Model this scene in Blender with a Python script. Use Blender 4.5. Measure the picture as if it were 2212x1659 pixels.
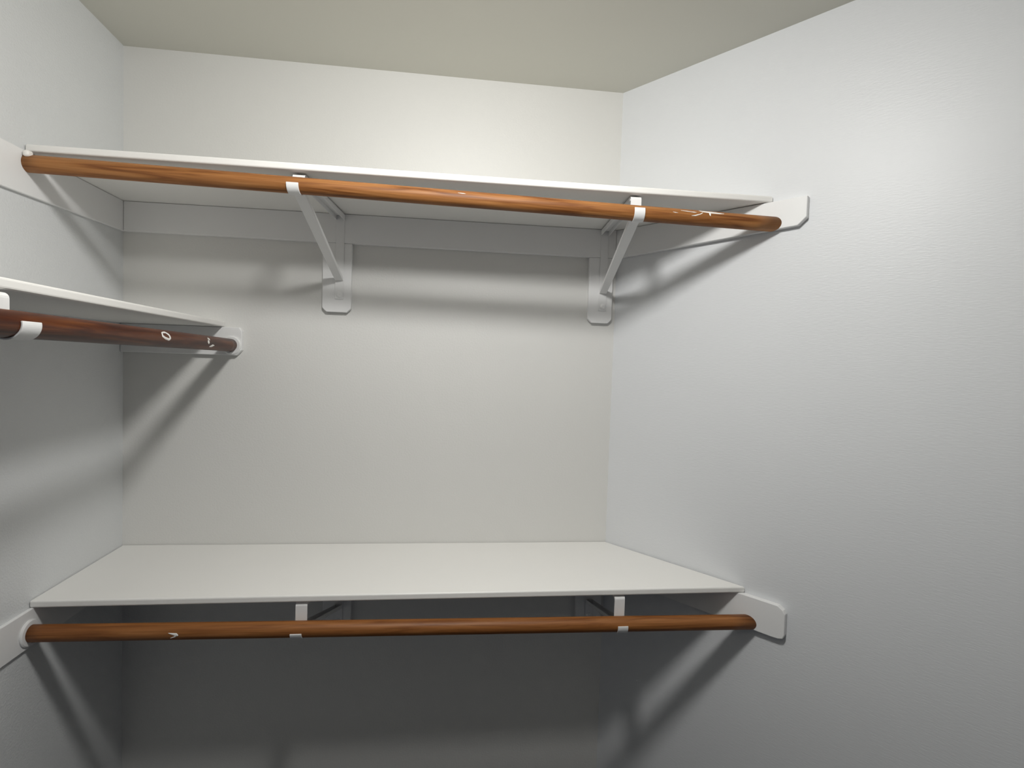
import bpy, bmesh, math, random
from mathutils import Vector, Matrix

for o in list(bpy.data.objects):
    bpy.data.objects.remove(o)
SC = bpy.context.scene
COL = SC.collection

# ------------------------------------------------------------------ camera
W, TH, PHI, H = 1.6681, 0.6578, 0.0335, 2.44      # back wall width, right wall splay, left wall splay, ceiling
yaw, pitch, roll = 0.11766, -0.04072, 0.03229
cy, sy, cp, sp, cr, sr = (math.cos(yaw), math.sin(yaw), math.cos(pitch), math.sin(pitch), math.cos(roll), math.sin(roll))
fwd = Vector((sy*cp, cy*cp, sp)); rgt = Vector((cy, -sy, 0)); up = rgt.cross(fwd)
r2 = rgt*cr + up*sr; u2 = -rgt*sr + up*cr
cam = bpy.data.objects.new('camera', bpy.data.cameras.new('camera')); COL.objects.link(cam)
m = Matrix.Identity(4)
for i in range(3):
    m[i][0], m[i][1], m[i][2] = r2[i], u2[i], -fwd[i]
m.translation = Vector((1.0748, -1.8945, 1.4585))
cam.matrix_world = m
cam.data.sensor_width = 36.0
cam.data.lens = 1145.36/2212*36.0
cam.data.clip_start = 0.02
SC.camera = cam

# ------------------------------------------------------------------ world, lamps, exposure
world = bpy.data.worlds.new('world'); SC.world = world
world.use_nodes = True
world.node_tree.nodes['Background'].inputs[0].default_value = (0.45, 0.58, 1.0, 1)
world.node_tree.nodes['Background'].inputs[1].default_value = 0.02

ld = bpy.data.lights.new('ceiling_lamp', 'POINT')          # the closet's bare ceiling lamp, above and in front of the camera
ld.energy = 10.6; ld.color = (1.0, 0.99, 0.965); ld.shadow_soft_size = 0.10
lamp = bpy.data.objects.new('ceiling_lamp', ld); COL.objects.link(lamp)
lamp.location = (1.093, -1.258, 2.345)
bd = bpy.data.lights.new('added_beam', 'AREA') # added beam at the lamp, aimed down to brighten shelves and middle wall
bd.shape = 'DISK'; bd.size = 0.20; bd.energy = 12.4; bd.color = ld.color
beam = bpy.data.objects.new('added_beam', bd); COL.objects.link(beam)
beam.location = (1.093, -1.258, 2.345)
beam.rotation_euler = Vector((0.1, 0.8, -1.4)).to_track_quat('-Z', 'Y').to_euler()

dd = bpy.data.lights.new('added_blue_fill', 'AREA')       # weak blue fill added behind the camera to cool the shaded areas
dd.shape = 'RECTANGLE'; dd.size = 0.8; dd.size_y = 2.0
dd.energy = 0.25; dd.color = (0.45, 0.6, 1.0)
fill_ob = bpy.data.objects.new('added_blue_fill', dd); COL.objects.link(fill_ob)
fill_ob.location = (0.95, -2.13, 0.75)
fill_ob.rotation_euler = (math.radians(90), 0, 0)

SC.view_settings.view_transform = 'Standard'
SC.view_settings.look = 'None'
SC.view_settings.exposure = 0.0
SC.view_settings.gamma = 1.0
SC.view_settings.use_curve_mapping = False

# ------------------------------------------------------------------ materials
def new_mat(name):
    mt = bpy.data.materials.new(name); mt.use_nodes = True
    nt = mt.node_tree
    return mt, nt, nt.nodes['Principled BSDF']

def paint(name, col, rough, bump=0.15, scale=220.0, var=0.02, dist=0.0012, stretch=(1, 1, 1)):
    mt, nt, b = new_mat(name)
    N, L = nt.nodes, nt.links
    tc = N.new('ShaderNodeTexCoord')
    mp = N.new('ShaderNodeMapping'); mp.inputs['Scale'].default_value = stretch
    L.new(tc.outputs['Object'], mp.inputs[0])
    n1 = N.new('ShaderNodeTexNoise'); n1.inputs['Scale'].default_value = scale; n1.inputs['Detail'].default_value = 4
    n2 = N.new('ShaderNodeTexNoise'); n2.inputs['Scale'].default_value = 5.0; n2.inputs['Detail'].default_value = 3
    L.new(mp.outputs[0], n1.inputs[0]); L.new(tc.outputs['Object'], n2.inputs[0])
    mx = N.new('ShaderNodeMix'); mx.data_type = 'RGBA'
    mx.inputs[6].default_value = (*[c*(1-var) for c in col], 1)
    mx.inputs[7].default_value = (*[min(1, c*(1+var)) for c in col], 1)
    L.new(n2.outputs[0], mx.inputs[0]); L.new(mx.outputs[2], b.inputs['Base Color'])
    bp = N.new('ShaderNodeBump'); bp.inputs['Strength'].default_value = bump; bp.inputs['Distance'].default_value = dist
    L.new(n1.outputs[0], bp.inputs['Height']); L.new(bp.outputs[0], b.inputs['Normal'])
    b.inputs['Roughness'].default_value = rough
    return mt

def wood(name, dark, mid, light, rough=0.42, seed=0.0):
    mt, nt, b = new_mat(name)
    N, L = nt.nodes, nt.links
    tc = N.new('ShaderNodeTexCoord')
    mp = N.new('ShaderNodeMapping'); mp.inputs['Scale'].default_value = (1.6, 26, 26); mp.inputs['Location'].default_value = (seed, seed*2, 0)
    L.new(tc.outputs['Object'], mp.inputs[0])
    n1 = N.new('ShaderNodeTexNoise'); n1.inputs['Scale'].default_value = 2.2; n1.inputs['Detail'].default_value = 6; n1.inputs['Distortion'].default_value = 1.2
    L.new(mp.outputs[0], n1.inputs[0])
    r = N.new('ShaderNodeValToRGB'); e = r.color_ramp.elements
    e[0].position = 0.33; e[0].color = (*dark, 1); e[1].position = 0.68; e[1].color = (*light, 1)
    k = e.new(0.5); k.color = (*mid, 1)
    L.new(n1.outputs[0], r.inputs[0])
    mp2 = N.new('ShaderNodeMapping'); mp2.inputs['Scale'].default_value = (4, 300, 300)
    L.new(tc.outputs['Object'], mp2.inputs[0])
    n2 = N.new('ShaderNodeTexNoise'); n2.inputs['Scale'].default_value = 2.0; n2.inputs['Detail'].default_value = 3
    L.new(mp2.outputs[0], n2.inputs[0])
    mx = N.new('ShaderNodeMix'); mx.data_type = 'RGBA'; mx.blend_type = 'MULTIPLY'; mx.inputs[0].default_value = 0.35
    r2_ = N.new('ShaderNodeValToRGB'); r2_.color_ramp.elements[0].position = 0.35; r2_.color_ramp.elements[0].color = (.45, .4, .35, 1); r2_.color_ramp.elements[1].position = 0.6
    L.new(n2.outputs[0], r2_.inputs[0]); L.new(r.outputs[0], mx.inputs[6]); L.new(r2_.outputs[0], mx.inputs[7])
    L.new(mx.outputs[2], b.inputs['Base Color'])
    b.inputs['Specular IOR Level'].default_value = 0.30
    bp = N.new('ShaderNodeBump'); bp.inputs['Strength'].default_value = 0.12; bp.inputs['Distance'].default_value = 0.0006
    L.new(n2.outputs[0], bp.inputs['Height']); L.new(bp.outputs[0], b.inputs['Normal'])
    b.inputs['Roughness'].default_value = rough
    return mt

WHITE = (0.73, 0.725, 0.70)
M_wall = paint('wall_paint', WHITE, 0.50, 0.4, 160, 0.012, 0.0012)
M_wallr = paint('wall_paint_brushed', (0.735, 0.748, 0.762), 0.44, 0.30, 60, 0.012, 0.0011, (1, 1, 6))
M_walll = paint('wall_paint_textured', (0.705, 0.718, 0.722), 0.50, 0.8, 200, 0.02, 0.0015)
M_ceil = paint('ceiling_paint', (0.66, 0.65, 0.585), 0.85, 0.12, 180, 0.01, 0.0010)
M_trim = paint('trim_gloss_paint', (0.84, 0.84, 0.835), 0.38, 0.12, 70, 0.015, 0.0008, (1, 1, 1))
M_shelf = paint('shelf_paint', (0.85, 0.84, 0.81), 0.42, 0.10, 80, 0.015, 0.0007)
M_metal = paint('painted_metal', (0.82, 0.82, 0.815), 0.40, 0.12, 120, 0.01, 0.0006)
M_blob = paint('spilled_paint', (0.88, 0.86, 0.82), 0.45, 0.15, 150, 0.02, 0.0005)
M_carpet = paint('carpet', (0.02, 0.018, 0.015), 0.95, 0.8, 400, 0.2, 0.004)
M_rod = wood('varnished_rod', (0.17, 0.056, 0.013), (0.31, 0.125, 0.036), (0.40, 0.178, 0.058), 0.50, 0.0)
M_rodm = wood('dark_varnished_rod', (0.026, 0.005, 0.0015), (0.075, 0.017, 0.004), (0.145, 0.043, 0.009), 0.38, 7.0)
M_rodl = wood('lower_varnished_rod', (0.18, 0.060, 0.015), (0.28, 0.108, 0.030), (0.35, 0.145, 0.046), 0.48, 3.0)

# ------------------------------------------------------------------ helpers
def link(name, bm, mat, parent=None, smooth=False, bevel=0.0, seg=3):
    me = bpy.data.meshes.new(name)
    bmesh.ops.recalc_face_normals(bm, faces=bm.faces)
    bm.to_mesh(me); bm.free()
    me.materials.append(mat)
    if smooth:
        for p in me.polygons: p.use_smooth = True
    o = bpy.data.objects.new(name, me); COL.objects.link(o)
    if parent is not None:
        o.parent = parent
        o.matrix_parent_inverse = parent.matrix_world.inverted()
    if bevel:
        md = o.modifiers.new('bevel', 'BEVEL'); md.width = bevel; md.segments = seg; md.limit_method = 'ANGLE'; md.angle_limit = math.radians(30)
        md.harden_normals = False
    return o

def tag(o, label=None, cat=None, group=None, kind=None):
    if label: o['label'] = label
    if cat: o['category'] = cat
    if group: o['group'] = group
    if kind: o['kind'] = kind
    return o

def empty(name, loc):
    o = bpy.data.objects.new(name, None); COL.objects.link(o); o.location = loc
    o.empty_display_size = 0.05
    bpy.context.view_layer.update()
    return o

def extrude_poly(bm, pts, off):
    """pts: list of Vector (planar loop); off: Vector or callable giving the offset of each point"""
    a = [bm.verts.new(p) for p in pts]
    b = [bm.verts.new(p + (off(p) if callable(off) else off)) for p in pts]
    n = len(pts)
    bm.faces.new(a); bm.faces.new(b[::-1])
    for i in range(n):
        bm.faces.new((a[i], a[(i+1) % n], b[(i+1) % n], b[i]))

V = Vector
ZF = -0.30                                      # floor level (the ceiling is 2.74 m above it)
nR = V((math.cos(TH), math.sin(TH), 0))        # outward normal of right wall
dR = V((math.sin(TH), -math.cos(TH), 0))       # along right wall, away from the corner
nL = V((-math.cos(PHI), -math.sin(PHI), 0))    # outward normal of left wall (splayed a little)
dL = V((math.sin(PHI), -math.cos(PHI), 0))
CR = V((W, 0, 0)); CL = V((0, 0, 0))
def lx(y): return -y*math.tan(PHI)
def rx(y, inset=0.0): return W - inset/math.cos(TH) + (-y)*math.tan(TH)

# ------------------------------------------------------------------ setting
T = 0.10
SE = 1.45                                       # length of the splayed right wall
E1 = CR + dR*SE
YB = -2.10
def wall(name, p0, p1, n, mat, z0=ZF, z1=H):
    bm = bmesh.new()
    extrude_poly(bm, [V((p0.x, p0.y, z0)), V((p1.x, p1.y, z0)), V((p1.x, p1.y, z1)), V((p0.x, p0.y, z1))], n*T)
    return tag(link(name, bm, mat), kind='structure')
wall('wall_back', V((-0.1, 0, 0)), V((W+0.001, 0, 0)), V((0, 1, 0)), M_wall)
wall('wall_left', CL, V((lx(YB), YB, 0)), nL, M_walll)
wall('wall_right', CR, E1, nR, M_wallr)
wall('wall_side', E1, V((E1.x, YB, 0)), V((1, 0, 0)), M_wall)
bm = bmesh.new()                                # front wall with the doorway, sized for the light bounced back
xa, xb, zt = 0.20, 2.30, 1.73
for (x0, x1, z0, z1) in ((lx(YB)-0.1, xa, ZF, H), (xb, E1.x+0.1, ZF, H), (xa, xb, zt, H)):
    extrude_poly(bm, [V((x0, YB, z0)), V((x1, YB, z0)), V((x1, YB, z1)), V((x0, YB, z1))], V((0, -T, 0)))
tag(link('wall_front', bm, M_wall), kind='structure')
def slab(name, z0, z1, mat):
    bm = bmesh.new()
    pts = [V((-0.1, T, z0)), V((W+0.06, T, z0)), V((E1.x+0.1, E1.y+0.05, z0)), V((E1.x+0.1, YB-0.1, z0)), V((lx(YB)-0.1, YB-0.1, z0))]
    extrude_poly(bm, pts, V((0, 0, z1-z0)))
    return tag(link(name, bm, mat), kind='structure')
slab('ceiling', H, H+0.1, M_ceil)
slab('floor', ZF-0.1, ZF, M_carpet)

# ------------------------------------------------------------------ levels
t = 0.0188
ZU, ZUT, DU = 1.9602, 0.0045, 0.4276
ZL, ZLT, DLL, DLR = 0.8047, -0.0011, 0.4201, 0.4115
ZM, DM, MT = 1.5654, 0.3195, 0.0335/0.5
CT = 0.019                                       # cleat thickness
CTL = 0.010                                      # the cleats on the left wall are thinner

def shelf(name, z, tilt, yl, yr, label):
    bm = bmesh.new()
    e = 0.0015
    pts = []
    n = 8
    # front edge subdivided so that it can sag very slightly, as old boards do
    for i in range(n+1):
        f = i/n
        y = -(yl + (yr-yl)*f)
        x = (lx(y)+e)*(1-f) + (rx(y)-e-0.004)*f
        pts.append(V((x, y, z-t + tilt*x/W)))
    pts += [V((W-e, -e, z-t+tilt)), V((e, -e, z-t))]
    extrude_poly(bm, pts, V((0, 0, t)))
    o = link(name, bm, M_shelf, bevel=0.0045, seg=3)
    return tag(o, label, 'shelf')

shelf('closet_shelf', ZU, ZUT, DU, DU+0.0025, 'white upper shelf board high on the back wall, seen from below')
shelf('closet_shelf', ZL, ZLT, DLL, DLR, 'white lower shelf board along the back wall, its top surface in view')
bm = bmesh.new()
YM = -1.62
extrude_poly(bm, [V((0.0015, -0.0015, ZM-t)), V((DM, -0.0015, ZM-t)), V((DM-MT*YM*1.0, YM, ZM-t)), V((lx(YM)+0.0015, YM, ZM-t))], V((0, 0, t)))
tag(link('closet_shelf', bm, M_shelf, bevel=0.0045), 'white middle shelf board on the left wall, running towards the viewer', 'shelf')

# ------------------------------------------------------------------ cleats (painted boards under the shelves)
def board(name, O, d, n_out, poly, label, cat='cleat', gap=0.0, th=CT, mat=None, bev=0.002, parent=None, m0=0.0, m1=0.0):
    """poly: (s, z) outline in the plane of a wall, extruded into the room"""
    bm = bmesh.new()
    n = -n_out
    s_lo = min(p_[0] for p_ in poly); s_hi = max(p_[0] for p_ in poly)
    def off(p):                                    # the two ends can be mitred into a corner
        s_ = (p-O).dot(d)
        return n*th + d*(m0 if abs(s_-s_lo) < 1e-5 else (m1 if abs(s_-s_hi) < 1e-5 else 0.0))
    extrude_poly(bm, [O + d*s + V((0, 0, z)) + n*gap for s, z in poly], off)
    o = link(name, bm, mat or M_trim, parent=parent, bevel=bev, seg=2)
    if label: tag(o, label, cat)
    return o
g = 0.0006
MIT = -CT*math.tan((math.pi/2-TH)/2)
X = V((1, 0, 0)); NB = V((0, 1, 0))
zc = ZU - t - 0.0964
mL = 0.022
board('shelf_cleat', CL, X, NB, [(0.0112, zc), (W-0.0003, zc), (W-0.0003, ZU-t+ZUT-g), (0.0112, ZU-t-g)], 'long white cleat board on the back wall under the upper shelf', m1=MIT)
tu = ZU - t + ZUT - g
er = 0.636
board('shelf_cleat', CR, dR, nR, [(0.0003, zc), (er-0.022, zc+0.0222*er/0.615-0.001), (er, zc+0.0222+0.020), (er, tu), (0.0003, tu)],
      'white cleat board on the right wall at the right end of the upper shelf', m0=-MIT)
board('shelf_cleat', CL, dL, nL, [(0.001, zc), (er, zc-0.016), (er, ZU-t-g), (0.001, ZU-t-g)], 'white cleat board on the left wall under the upper shelf', th=CTL)
zc2 = ZL - t - 0.0982
tl = ZL - t + ZLT - g
board('shelf_cleat', CL, X, NB, [(0.0112, zc2), (W-0.0003, zc2), (W-0.0003, tl), (0.0112, ZL-t-g)], 'long white cleat board in the shadow under the lower shelf', m1=MIT)
board('shelf_cleat', CR, dR, nR, [(0.0003, zc2), (er-0.035, zc2), (er-0.016, zc2+0.001), (er-0.004, zc2+0.005), (er, zc2+0.016), (er, tl-0.020), (er-0.006, tl-0.010), (er-0.020, tl), (0.0003, tl)],
      'white cleat board with rounded end on the right wall under the lower shelf', m0=-MIT)
board('shelf_cleat', CL, dL, nL, [(0.001, zc2), (er-0.02, zc2), (er, zc2+0.02), (er, ZL-t-g), (0.001, ZL-t-g)], 'white cleat board on the left wall under the lower shelf', th=CTL)
zc3 = ZM - t - 0.0944
tm = ZM - t - g
xe = 0.3795
board('shelf_cleat', CL, X, NB, [(0.001, zc3), (xe-0.018, zc3), (xe, zc3+0.018), (xe, tm-0.012), (xe-0.008, tm), (0.001, tm)],
      'short white cleat board on the back wall under the end of the middle shelf')

# ------------------------------------------------------------------ rods
R = 0.0212
def rod(A, B, planeA, planeB, mat, label, marks=(), N=40):
    """A, B: axis points; plane: (point, normal) the end is cut flush with"""
    a = (B-A).normalized()
    mid = (A+B)/2
    e1 = V((0, 0, 1)).cross(a).normalized()
    if e1.dot(cam.location-A) < 0: e1 = -e1
    e2 = (V((0, 0, 1)) - a*a.z).normalized()
    rot = Matrix((a, e1, a.cross(e1))).transposed()
    o = None
    bm = bmesh.new()
    M = (Matrix.Translation(mid) @ rot.to_4x4()).inverted()
    L = (B-A).length
    rings = []
    for k in range(0, 25):
        s = L*k/24
        ring = []
        for i in range(N):
            th_ = 2*math.pi*i/N
            v = e1*math.cos(th_)*R + e2*math.sin(th_)*R
            if k in (0, 24):
                P0, n = planeA if k == 0 else planeB
                base = A + v
                s_ = (P0-base).dot(n)/a.dot(n)
                ring.append(bm.verts.new(M @ (base + a*s_)))
            else:
                ring.append(bm.verts.new(M @ (A + v + a*s)))
        rings.append(ring)
    for k in range(24):
        for i in range(N):
            bm.faces.new((rings[k][i], rings[k][(i+1) % N], rings[k+1][(i+1) % N], rings[k+1][i]))
    bm.faces.new(rings[0][::-1]); bm.faces.new(rings[-1])
    me = bpy.data.meshes.new('closet_rod')
    bmesh.ops.recalc_face_normals(bm, faces=bm.faces)
    bm.to_mesh(me); bm.free(); me.materials.append(mat)
    for p in me.polygons: p.use_smooth = len(p.vertices) == 4
    o = bpy.data.objects.new('closet_rod', me); COL.objects.link(o)
    o.matrix_world = Matrix.Translation(mid) @ rot.to_4x4()
    bpy.context.view_layer.update()
    tag(o, label, 'rod')
    for strokes in marks:       # paint drips: raised ribbons wrapped on the rod; each stroke = [(s, angle, half width m)]
        bm = bmesh.new()
        for st in strokes:
            pr = []
            for j in range(len(st)-1):
                for q in range(4):
                    f = q/4
                    pr.append([st[j][c]*(1-f)+st[j+1][c]*f for c in range(3)])
            pr.append(list(st[-1]))
            top, rows = [], []
            for j, (s, an, hw) in enumerate(pr):
                s0, a0 = pr[max(0, j-1)][:2]; s1, a1 = pr[min(len(pr)-1, j+1)][:2]
                ds, dt = s1-s0, math.radians(a1-a0)*R
                ln = math.hypot(ds, dt) or 1
                nx, nt = -dt/ln, ds/ln
                row = []
                for w, h in ((-1, 0.0), (-0.6, 0.0006), (0, 0.0009), (0.6, 0.0006), (1, 0.0)):
                    ss = s + nx*hw*w; ang = math.radians(an) + nt*hw*w/R
                    rr = R + 0.0001 + h
                    P = A + a*ss + e1*math.cos(ang)*rr + e2*math.sin(ang)*rr
                    row.append(bm.verts.new(P))
                rows.append(row)
            for j in range(len(rows)-1):
                for i in range(4):
                    bm.faces.new((rows[j][i], rows[j][i+1], rows[j+1][i+1], rows[j+1][i]))
        c = link('paint_drip', bm, M_blob, smooth=True, parent=o)
        c['label'] = 'smear of white paint on the rod'
    return o

PL = (V((0, 0, 0)) - nL*CTL*1.01, nL)             # face of left wall cleats
PR = (CR - nR*CT*1.01, nR)                        # face of right wall cleats
U0 = V((-0.0144, -0.4307, 1.9111)); U1 = V((2.0103, -0.4429, 1.8805))
L0 = V((-0.0146, -0.4340, 0.7272)); L1 = V((2.0030, -0.4335, 0.7057))
M0 = V((0.3442, 0, 1.4857)); M1 = V((0.3442+0.0675*1.62, -1.62, 1.4857+0.0064*1.62))
rod(U0, U1, PL, PR, M_rod, 'upper orange-brown wooden rod with white paint smears at its right end', marks=[
    [[(1.694, 17, .0003), (1.701, 13, .0012), (1.709, 11, .0003)]],
    [[(1.718, 36, .0004), (1.734, 33, .0012), (1.748, 30, .0009), (1.756, 29, .0016), (1.763, 27, .0004)]],
    [[(1.748, -3, .0004), (1.760, 2, .0017), (1.774, 15, .0012), (1.781, 28, .0014)],
     [(1.772, 50, .0005), (1.785, 45, .0030), (1.808, 41, .0040), (1.832, 37, .0026), (1.845, 36, .0006)],
     [(1.803, 34, .0028), (1.803, 16, .0022), (1.804, 7, .0006)]],
    [[(1.098, 28, .0003), (1.110, 25, .0012), (1.119, 23, .0003)]]])
rod(L0, L1, (PL[0]-nL*0.006, nL), PR, M_rodl, 'lower brown wooden rod with one white paint chip, under the lower shelf', marks=[
    [[(0.383, 14, .0005), (0.392, 8, .0022), (0.402, 2, .0042), (0.407, -5, .0020)],
     [(0.402, 2, .0035), (0.399, -14, .0020), (0.388, -24, .0005)]]])
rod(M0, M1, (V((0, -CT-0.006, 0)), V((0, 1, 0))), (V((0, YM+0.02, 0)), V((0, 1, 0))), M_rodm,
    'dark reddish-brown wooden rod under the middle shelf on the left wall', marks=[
    [[(0.5560, 37, .0016), (0.5360, 43, .0028), (0.5240, 27, .0036), (0.5205, 4, .0036), (0.5270, -7, .0028), (0.5473, 1, .0030), (0.5600, 14, .0032), (0.5560, 36, .0022)]],
    [[(0.2753, 38, .0030), (0.2635, 26, .0040)]],
    [[(0.2722, 10, .0060), (0.2780, -4, .0060), (0.279, -8, .0015)]],
    [[(0.262, -34, .0012), (0.243, -24, .0045), (0.2295, -19, .0010)]]])

# dab of caulk over the left end of the upper rod
def blob(name, c, rx_, ry_, rz_, mat, parent=None, seed=1):
    bm = bmesh.new(); bmesh.ops.create_icosphere(bm, subdivisions=3, radius=1)
    rnd = random.Random(seed)
    ph = [rnd.uniform(0, 6.28) for _ in range(6)]
    for v in bm.verts:
        k = 1 + .10*math.sin(3*v.co.x+ph[0]) + .08*math.sin(4*v.co.y+ph[1]) + .06*math.sin(5*v.co.z+ph[2])
        v.co = V((v.co.x*rx_*k, v.co.y*ry_*k, v.co.z*rz_*k)) + c
    return link(name, bm, mat, parent=parent, smooth=True)
cb = blob('caulk_dab', V((0.034, -0.4440, 1.9300)), .011, .009, .0085, M_blob, parent=bpy.data.objects['closet_rod'])
cb['label'] = 'white dab of caulk on the rod end'

# ------------------------------------------------------------------ rod sockets (painted round cups)
def socket(c, ax, label, r=0.034):
    """c: centre on the cleat face, ax: unit direction into the room"""
    e1 = V((0, 0, 1)).cross(ax).normalized(); e2 = ax.cross(e1)
    bm = bmesh.new(); N = 40
    prof = [(0.0, 0.0), (r, 0.0), (r, 0.003), (r-0.003, 0.0055), (r-0.008, 0.0058), (0.0, 0.0058)]
    rings = []
    for (rad, h) in prof:
        if rad == 0:
            rings.append([bm.verts.new(c + ax*h)])
        else:
            rings.append([bm.verts.new(c + ax*h + e1*math.cos(2*math.pi*i/N)*rad + e2*math.sin(2*math.pi*i/N)*rad) for i in range(N)])
    for a_, b_ in zip(rings, rings[1:]):
        for i in range(N):
            j = (i+1) % N
            if len(a_) == 1: bm.faces.new((a_[0], b_[i], b_[j]))
            elif len(b_) == 1: bm.faces.new((a_[i], b_[0], a_[j]))
            else: bm.faces.new((a_[i], b_[i], b_[j], a_[j]))
    o = link('rod_socket', bm, M_metal, smooth=False)
    tag(o, label, 'socket')
    s = bmesh.new()
    bmesh.ops.create_icosphere(s, subdivisions=2, radius=1)
    sc = c + ax*0.006 + V((0, 0, -1))*(r-0.007)
    for v in s.verts: v.co = V((v.co.x*.0035, v.co.y*.0035, v.co.z*.0035)) + sc
    link('screw_head', s, M_metal, parent=o, smooth=True)
    return o
yl = -0.4340
socket(V((lx(yl), yl, 0.7270)) - nL*(CTL+0.0003), -nL, 'white painted round socket holding the left end of the lower rod')
socket(V((0.3475, -CT-0.0003, 1.4855)), V((0, -1, 0)), 'white painted socket at the far end of the dark middle rod', r=0.031)

# ------------------------------------------------------------------ mounting boards and brackets
def mount(x, zb, zt_, label, w=0.0955):
    c = 0.014
    return board('mounting_board', V((x, 0, 0)), X, NB, [(-w/2, zb+c), (-w/2+c, zb), (w/2-c, zb), (w/2, zb+c), (w/2, zt_), (-w/2, zt_)],
                 label, 'board', th=CT-0.0012)
mount(0.6850, 1.6106, zc-0.0004, 'white chamfered board behind the upper left bracket')
mount(1.6080, 1.6106, zc-0.0004, 'white chamfered board behind the upper right bracket', 0.088)
mount(0.705, 0.476, zc2-0.0004, 'shaded board on the wall behind the lower left bracket')
mount(1.608, 0.476, zc2-0.0004, 'shaded board on the wall behind the lower right bracket')

def strip(bm, path, w0, w1, th_, F):
    """flat strap along a (d, z) path, centred across; F maps (across, d, z) to the world"""
    n = len(path); rows = []
    for i, (d, z) in enumerate(path):
        d0, z0 = path[max(0, i-1)]; d1, z1 = path[min(n-1, i+1)]
        tx, tz = d1-d0, z1-z0; l = math.hypot(tx, tz)
        nx, nz = -tz/l*th_/2, tx/l*th_/2
        f = i/(n-1); w = (w0*(1-f)+w1*f)/2
        rows.append([bm.verts.new(F(a_, d+sx*nx, z+sx*nz)) for a_, sx in ((-w, -1), (w, -1), (w, 1), (-w, 1))])
    for r0, r1 in zip(rows, rows[1:]):
        for i in range(4):
            j = (i+1) % 4
            bm.faces.new((r0[i], r0[j], r1[j], r1[i]))
    bm.faces.new(rows[0][::-1]); bm.faces.new(rows[-1])

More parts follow.
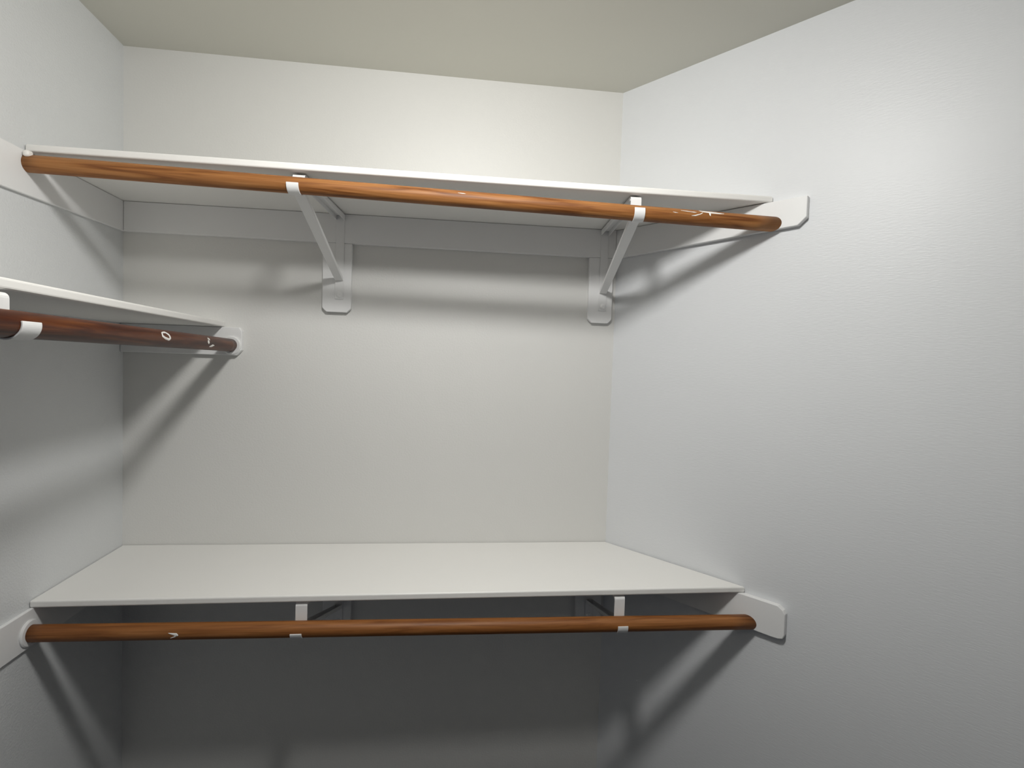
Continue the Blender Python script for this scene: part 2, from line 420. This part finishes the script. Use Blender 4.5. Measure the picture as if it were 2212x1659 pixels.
def bracket(base, out, z_shelf, rod_d, rod_z, z_foot, lip_deg, skew, label, group=None, lift=0.0045, w=0.031, wall_off=CT):
    """base: point on wall, out: horizontal unit vector away from the wall; skew shifts the front sideways"""
    side = V((0, 0, 1)).cross(out).normalized()
    def F(a_, d, z):
        return base + side*(a_ + skew*max(0.0, d)/0.4) + out*d + V((0, 0, z))
    root = empty('shelf_bracket', base + V((0, 0, z_foot)))
    tag(root, label, 'bracket', group)
    zt_ = z_shelf - lift
    ri = R + 0.0018
    db = rod_d - ri                                  # where the front drop hangs, just behind the rod
    # leg under the shelf, turning down in front, behind the rod
    bm = bmesh.new()
    path = [(wall_off+0.001, zt_-0.0012), (db-0.008, zt_-0.0012)]
    for k in range(1, 5):
        an = math.radians(90-22.5*k); path.append((db-0.008+0.008*math.cos(an), zt_-0.0092+0.008*math.sin(an)))
    path.append((db, rod_z+0.004))
    strip(bm, path, w, w, 0.0024, F)
    for s_ in (-1, 1):                               # pressed side flanges of the leg
        pts = [F(s_*(w/2-0.001), wall_off+0.002, zt_-0.002), F(s_*(w/2-0.001), db-0.010, zt_-0.002), F(s_*(w/2-0.001), db-0.010, zt_-0.010), F(s_*(w/2-0.001), wall_off+0.002, zt_-0.018)]
        extrude_poly(bm, pts, -side*s_*0.0016)
    link('shelf_leg', bm, M_metal, parent=root)
    # leg screwed to the wall
    bm = bmesh.new()
    strip(bm, [(wall_off+0.0010, zt_-0.003), (wall_off+0.0010, z_foot)], w*0.9, w*0.9, 0.0022, F)
    link('wall_leg', bm, M_metal, parent=root, bevel=0.0006, seg=1)
    # diagonal brace: U channel
    bm = bmesh.new()
    p0 = (wall_off+0.004, z_foot+0.0625); p1 = (db-0.006, rod_z-0.012)
    n = 8; path = []
    for k in range(n+1):
        f = k/n
        path.append((p0[0]*(1-f)+p1[0]*f, p0[1]*(1-f)+p1[1]*f))
    wb = 0.026
    strip(bm, path, wb, w*0.95, 0.0022, F)
    for s_ in (-1, 1):
        pts = []
        lo = [F(s_*(wb/2+(0.0018*i/n)-0.0005), d, z) for i, (d, z) in enumerate(path)]
        hi = [F(s_*(wb/2+(0.0018*i/n)-0.0005), d-0.003, z+0.011) for i, (d, z) in enumerate(path)]
        extrude_poly(bm, lo + hi[::-1], -side*s_*0.0014)
    link('brace', bm, M_metal, parent=root, bevel=0.0006, seg=1)
    # hook cradle under the rod, curling up in front
    bm = bmesh.new()
    path = []
    a0, a1 = -200.0 + 20, lip_deg
    k = 30
    for i in range(k+1):
        an = math.radians(a0 + (a1-a0)*i/k)
        path.append((rod_d + ri*math.cos(an), rod_z + ri*math.sin(an)))
    strip(bm, path, w, w*0.97, 0.0030, F)
    link('rod_hook', bm, M_metal, parent=root, bevel=0.0008, seg=2, smooth=False)
    # screw in the foot of the wall leg
    bm = bmesh.new()
    c = V(base) + out*(wall_off+0.0022) + V((0, 0, z_foot+0.0145))
    prof = [(0.0110, 0.0), (0.0102, 0.0022), (0.0040, 0.0038), (0.0018, 0.0030), (0.0, 0.0028)]
    rings = []
    for (rad, h) in prof:
        if rad == 0: rings.append([bm.verts.new(c+out*h)])
        else: rings.append([bm.verts.new(c + out*h + side*math.cos(2*math.pi*i/16)*rad + V((0, 0, 1))*math.sin(2*math.pi*i/16)*rad) for i in range(16)])
    for a_, b_ in zip(rings, rings[1:]):
        for i in range(16):
            j = (i+1) % 16
            if len(b_) == 1: bm.faces.new((a_[i], a_[j], b_[0]))
            else: bm.faces.new((a_[i], a_[j], b_[j], b_[i]))
    link('screw_head', bm, M_metal, parent=root, smooth=True)
    return root

def rodat(A, B, x):
    f = (x-A.x)/(B.x-A.x); return A + (B-A)*f
OUT = V((0, -1, 0))
for (xb_, A, B, zs, zf, lip, xf, lab) in (
    (0.6950, U0, U1, ZU-t+ZUT*.4, 1.655, 2, 0.6650, 'white metal bracket under the upper shelf, left of the two, with rod hook'),
    (1.6170, U0, U1, ZU-t+ZUT*.95, 1.655, 25, 1.5885, 'white metal bracket under the upper shelf, right one, nearer the right wall'),
    (0.7120, L0, L1, ZL-t, 0.520, -6, 0.6895, 'white metal bracket holding the lower rod, left one, mostly hidden behind it'),
    (1.6100, L0, L1, ZL-t+ZLT, 0.520, 10, 1.5905, 'white metal bracket holding the lower rod, right one, mostly hidden behind it')):
    P = rodat(A, B, xf)
    # side vector for OUT=-y is +x
    bracket(V((xb_, 0, 0)), OUT, zs, -P.y, P.z, zf, lip, (xf-xb_), lab)
# bracket on the left wall for the middle rod
yb_ = -1.009
bx = lx(yb_)
outm = -nL
d_rod = (V((0.3442+0.0675*1.009, yb_, 0)) - V((bx, yb_, 0))).dot(outm)
bracket(V((bx, yb_, 0)), outm, ZM-t, d_rod, 1.4857+0.0064*1.009, 1.24, 12, 0.0, 'white metal bracket at the left edge holding the dark middle rod', w=0.042, wall_off=0.0005)
